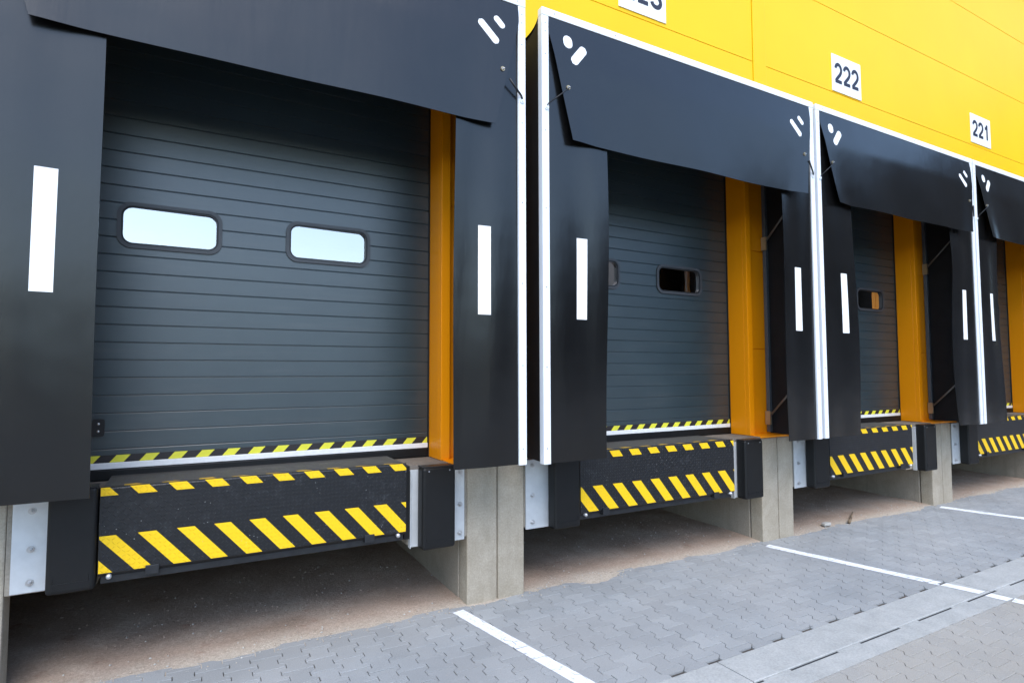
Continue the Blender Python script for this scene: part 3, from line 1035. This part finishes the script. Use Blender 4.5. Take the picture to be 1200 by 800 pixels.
PX, PY, AM = .155, .170, .019
def wave(y):
    """waist line of an I-shaped paver, period PY"""
    t = (y / PY) % 1
    def trap(t):
        if t < .17: return 1
        if t < .33: return 1 - 2 * (t - .17) / .16
        if t < .67: return -1
        if t < .83: return -1 + 2 * (t - .67) / .16
        return 1
    return AM * trap(t)
def paver_outline(gap):
    g2 = gap / 2
    ys = [g2, .17 * PY, .33 * PY, .67 * PY, .83 * PY, PY - g2]
    right = [(PX / 2 + wave(min(max(y, 1e-6), PY - 1e-6)) - g2, y) for y in ys]
    left = [(-x, y) for x, y in reversed(right)]
    return right + left
def lay(xa, xb, ya, yb, y_phase, gap, ch, dz, jitter, seed, trim=0.):
    rnd = random.Random(seed)
    V, F, T = [], [], []
    oa, ob, oc = paver_outline(gap), paver_outline(gap + 2 * ch), paver_outline(gap * .5)
    n = len(oa)
    tops = []
    for c in range(int((xb - xa) / PX) + 1):
        cx = xa + c * PX
        off = PY / 2 if c % 2 else 0
        for r in range(-1, int((yb - ya) / PY) + 2):
            by = ya + y_phase + off + r * PY
            lo_c, hi_c = -9., 9.
            if by < ya - .004:
                if trim is None or by + PY < ya + .05: continue
                lo_c = ya + (trim if c % 2 else 0) - by
            if by + PY > yb + .004:
                if by > yb - .012: continue
                hi_c = yb - by
            h = rnd.uniform(-jitter, jitter)
            tx, ty = rnd.uniform(-.010, .010), rnd.uniform(-.010, .010)
            dx = rnd.uniform(-.0012, .0012)
            def P(p, z):
                q = min(max(p[1], lo_c), hi_c)
                return (cx + dx + p[0], by + q, z + h + tx * p[0] + ty * (q - PY / 2))
            i = len(V)
            V += [P(p, 0) for p in ob] + [P(p, -dz) for p in oa] + [P(p, -.03) for p in oa]
            F.append(tuple(range(i, i + n)))
            for L in (0, 1):
                for k in range(n):
                    k2 = (k + 1) % n
                    F.append((i + L * n + k, i + L * n + n + k, i + L * n + n + k2, i + L * n + k2))
            tone = rnd.gauss(.5, .22)
            T += [tone] * (1 + 2 * n)
            tops.append([P(p, 0) for p in oc])
    return V, F, T, tops
def paving(name, mat, args):
    V, F, T, tops = lay(*args)
    me = bpy.data.meshes.new(name)
    me.from_pydata(V, [], F)
    at = me.attributes.new('tone', 'FLOAT', 'FACE')
    at.data.foreach_set('value', T)
    bm = bmesh.new(); bm.from_mesh(me); bmesh.ops.recalc_face_normals(bm, faces=bm.faces[:]); bm.to_mesh(me); bm.free()
    me.materials.append(mat)
    o = bpy.data.objects.new(name, me)
    col.objects.link(o)
    return struct(o), tops
pav, tops_in = paving('paving', M['paver'], (-5.0, 16.0, -1.122, .82, .008, .0046, .0013, .0022, .0012, 3, .038))
pav2, tops_out = paving('outer_paving', M['paver_outer'], (-5.0, 16.0, -4.3, -1.562, -.004, .0030, .0020, .003, .001, 5))

def painted_line(name, x_top, x_bot, y_top, y_bot, w, tops, mat):
    """white paint lying on the pavers, cut block by block so the joints stay open"""
    bm = bmesh.new()
    for tp in tops:
        if max(p[0] for p in tp) < min(x_top, x_bot) - w or min(p[0] for p in tp) > max(x_top, x_bot) + w: continue
        if max(p[1] for p in tp) < y_bot or min(p[1] for p in tp) > y_top: continue
        bm.faces.new([bm.verts.new(p) for p in tp])
    bmesh.ops.triangulate(bm, faces=bm.faces[:])
    d = Vector((x_bot - x_top, y_bot - y_top, 0)).normalized()
    nrm = Vector((-d.y, d.x, 0))
    c = Vector((x_top, y_top, 0))
    for co, no in ((c + nrm * w / 2, nrm), (c - nrm * w / 2, -nrm), (c, -d), (Vector((x_bot, y_bot, 0)), d)):
        bmesh.ops.bisect_plane(bm, geom=bm.verts[:] + bm.edges[:] + bm.faces[:], plane_co=co, plane_no=no, clear_outer=True)
    for v in bm.verts: v.co.z += .0022
    for f in bm.faces:
        if f.normal.z < 0: f.normal_flip()
    me = bpy.data.meshes.new(name)
    bm.to_mesh(me); bm.free()
    me.materials.append(mat)
    o = bpy.data.objects.new(name, me)
    col.objects.link(o)
    return struct(o)
painted_line('painted_line', -.375, -.10, .405, -1.11, .098, tops_in, M['line'])
painted_line('painted_line', 3.155, 3.50, .365, -1.11, .11, tops_in, M['line'])
painted_line('painted_line', 6.71, 7.10, .38, -1.11, .14, tops_in, M['line'])
painted_line('painted_line', 3.60, 3.80, -1.57, -2.6, .115, tops_out, M['line_worn'])

# drain channel
dr = thing('drain_channel', 'pale concrete drainage channel with dark slots crossing the paved yard', 'drain', (3, -1.35, 0))
Y0, Y1, Y2, Y3 = -1.118, -1.392, -1.412, -1.557
s = MB()
joints = [-6.0] + [-5.10 + 2.92 * k for k in range(9)]
for a, b in zip(joints[:-1], joints[1:]):
    a2, b2 = a + .004, b - .004
    s.prism([(a2, Y0, .0015), (a2, Y1 + .006, .0032), (a2, Y1, .0005), (a2, Y1, -.12), (a2, Y0, -.12)], (b2 - a2, 0, 0))
    s.prism([(a2, Y2, -.0015), (a2, Y3 - .0, -.001), (a2, Y3, -.12), (a2, Y2, -.12)], (b2 - a2, 0, 0))
slots = [1.06 + .7305 * k for k in range(-9, 18)]
prev = -6.0
for q in slots:
    s.box(prev, q, Y2 + .0005, Y1 - .0005, -.12, -.0015)
    prev = q + .485
s.box(prev, 16.0, Y2 + .0005, Y1 - .0005, -.12, -.0025)
s.build('channel_body', M['concrete_drain'], dr, bevel=.0015)
s = MB(); s.box(-6, 16, Y2 + .001, Y1 - .001, -.118, -.007); s.build('slot_shade', M['slot'], dr)  # dark strip painted as the shade inside the slots
def lp(x, y): return (x, y, .0065 if y > Y1 else .0035)
s = MB()
for ya, yb, za, zb in ((Y0 - .002, Y1 + .012, .0035, .0065), (Y2 - .004, Y3 + .002, .0015, .0015)):
    xa = 3.50 + .19 * (-1.11 - ya); xb = 3.50 + .19 * (-1.11 - yb)
    s.poly([(xa - .055, ya, za), (xa + .055, ya, za), (xb + .055, yb, zb), (xb - .055, yb, zb)])
struct(s.build('painted_line', M['line_worn']))

# sand floor under the docks
def dirt_z(x, y):
    n = noise.fractal(Vector((x * 1.3, y * 1.3, 4.2)), 1, 2, 4)
    n2 = noise.fractal(Vector((x * 9, y * 9, 1.2)), 1, 2, 3)
    e = .482 + .06 * noise.fractal(Vector((x * 1.4, 2.2, 0)), .8, 2, 5) + .018 * math.sin(x * 1.7) - .15 * math.exp(-((x - .98) / .22) ** 2) - .07 * math.exp(-((x + 2.0) / .3) ** 2)
    d = y - e
    return min(.010 + .02 * max(0, d), d * .07) + .010 * n * sm(d / .5) + .0022 * n2 * sm((d + .04) / .1)
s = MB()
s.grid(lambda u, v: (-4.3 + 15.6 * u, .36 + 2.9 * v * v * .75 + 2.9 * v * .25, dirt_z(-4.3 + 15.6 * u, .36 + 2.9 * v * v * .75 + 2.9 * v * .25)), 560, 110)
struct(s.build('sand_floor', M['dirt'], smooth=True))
# grit swept onto the pavers
s = MB()
rnd = random.Random(11)
def pebble(x, y, z, r, mi=0):
    i = len(s.v)
    q = [Vector((1, 0, 0)), Vector((-1, 0, 0)), Vector((0, 1, 0)), Vector((0, -1, 0)), Vector((0, 0, .7)), Vector((0, 0, -.7))]
    rot = Matrix.Rotation(rnd.uniform(0, 6), 3, 'Z')
    for p in q:
        p = rot @ p
        s.v.append((x + p.x * r * rnd.uniform(.6, 1.3), y + p.y * r * rnd.uniform(.6, 1.3), z + r * .3 + p.z * r))
    for f in ((0, 2, 4), (2, 1, 4), (1, 3, 4), (3, 0, 4), (2, 0, 5), (1, 2, 5), (3, 1, 5), (0, 3, 5)):
        s.f.append(tuple(i + k for k in f)); s.m.append(mi)
for k in range(3200):
    x = rnd.uniform(-4, 11); y = rnd.gauss(.50, .09)
    if rnd.random() < .6: y = rnd.uniform(.5, 1.9)
    if any(a - .01 < x < b + .01 for a, b in PIERS) and y > YP - .01: continue
    z = max(dirt_z(x, y), 0.001)
    pebble(x, y, z, rnd.choice((.002, .003, .003, .004, .005, .007, .010)), rnd.choice((0, 0, 1)))
for k in range(160):
    pebble(rnd.uniform(-3, 9), rnd.uniform(-1.1, .4), .001, rnd.choice((.002, .002, .003)), 0)
tag(s.build('grit', [M['dirt'], M['stone']]), 'loose brown grit scattered along the edge of the paving', 'grit', kind='stuff')

s = MB()
s.prism([(4.36, .50, .012), (4.47, .49, .012), (4.50, .53, .012), (4.45, .57, .012), (4.37, .555, .012)], (0, 0, .035))
tag(s.build('stone', M['stone'], bevel=.01), 'pale stone lying on the sand under the third dock', 'stone')
s = MB()
s.tube((4.77, .46, .02), (4.98, .56, .035), .018, 8, 0, .013); s.tube((4.98, .56, .035), (5.24, .70, .04), .013, 8, 0, .006)
tag(s.build('stick', M['wood'], smooth=True), 'short brown stick lying on the sand under the third dock', 'stick')

# ------------------------------------------------------------------ across the yard (only met in reflections)
far = thing('opposite_warehouse', 'brown warehouse wing at right angles to the docks, out of the frame', 'warehouse', (45, -30, 0))
s = MB(); s.box(30, 62, -62, -2.5, 0, 14.5); s.box(24, 29.9, -60, -34, 0, 9); s.build('wall', M['far_wall'], far)
s = MB()
for k in range(7): s.box(29.95, 30.0 - .02, -36 + 4.6 * k, -33 + 4.6 * k, .0, 4.2)
s.build('gate', M['far_band'], far)
s = MB()
rnd = random.Random(5)
for k in range(46):
    cx, cy = -70 + k * 1.9 + rnd.uniform(-.6, .6), -46 + rnd.uniform(-4, 4)
    hgt = rnd.uniform(5.5, 8.5)
    s.tube((cx, cy, 0), (cx, cy, hgt * .5), .22, 6, 1, .12)
    for j in range(170):
        a, b = rnd.uniform(0, 6.283), rnd.uniform(-1, 1)
        rr = rnd.random() ** .5
        px, py, pz = cx + 2.1 * rr * math.cos(a) * math.sqrt(1 - b * b), cy + 2.1 * rr * math.sin(a), hgt * .58 + hgt * .42 * rr * b
        d = Vector((rnd.uniform(-1, 1), rnd.uniform(-1, 1), rnd.uniform(-1, 1))).normalized()
        u = d.orthogonal().normalized() * .42; w = d.cross(u)
        c = Vector((px, py, pz))
        s.poly([c + u, c + w, c - u, c - w], 0)
tag(s.build('tree_belt', [M['leaf'], M['bark']]), 'belt of green trees far across the yard behind the camera', 'trees', kind='stuff')

# ------------------------------------------------------------------ light
SUN_EL, SUN_AZ = 54, 200      # azimuth measured clockwise from +y
w = bpy.data.worlds.new('World')
scene.world = w
w.use_nodes = True
nt = w.node_tree
sky = nt.nodes.new('ShaderNodeTexSky')
sky.sky_type = 'NISHITA'
sky.sun_disc = False
sky.sun_elevation = R(SUN_EL)
sky.sun_rotation = R(SUN_AZ)
sky.air_density = 1.2
sky.dust_density = .9
sky.ozone_density = 2.6
bg = nt.nodes['Background']
bg.inputs['Strength'].default_value = .15
nt.links.new(sky.outputs['Color'], bg.inputs['Color'])
sun = bpy.data.lights.new('sun', 'SUN')
sun.energy = .9
sun.angle = R(40)
sun.color = (1, .95, .88)
so = bpy.data.objects.new('sun', sun)
col.objects.link(so)
d = Vector((math.sin(R(SUN_AZ)) * math.cos(R(SUN_EL)), math.cos(R(SUN_AZ)) * math.cos(R(SUN_EL)), math.sin(R(SUN_EL))))
so.rotation_euler = (-d).to_track_quat('-Z', 'Y').to_euler()
so.location = d * 30

# ------------------------------------------------------------------ camera
cd = bpy.data.cameras.new('camera')
cam = bpy.data.objects.new('camera', cd)
col.objects.link(cam)
yaw, pit, roll, f = .50476326, .05390689, -.00236491, 680.769
fw = Vector((math.sin(yaw) * math.cos(pit), math.cos(yaw) * math.cos(pit), math.sin(pit)))
r = Vector((math.cos(yaw), -math.sin(yaw), 0)); u = r.cross(fw)
r2 = r * math.cos(roll) + u * math.sin(roll); u2 = -r * math.sin(roll) + u * math.cos(roll)
mat = Matrix((r2, u2, -fw)).transposed().to_4x4()
mat.translation = Vector((-2.21585656, -3.79738745, 1.82624479))
cam.matrix_world = mat
cd.sensor_width = 36
cd.lens = 36 * f / 1200
cd.clip_start = .05
cd.clip_end = 2000
scene.camera = cam

scene.view_settings.view_transform = 'Standard'
scene.view_settings.look = 'None'
scene.view_settings.exposure = 1.5
scene.view_settings.gamma = 1
scene.cycles.max_bounces = 8
scene.cycles.caustics_reflective = False
scene.cycles.caustics_refractive = False
for o in scene.objects:
    if '_base' in o: del o['_base']
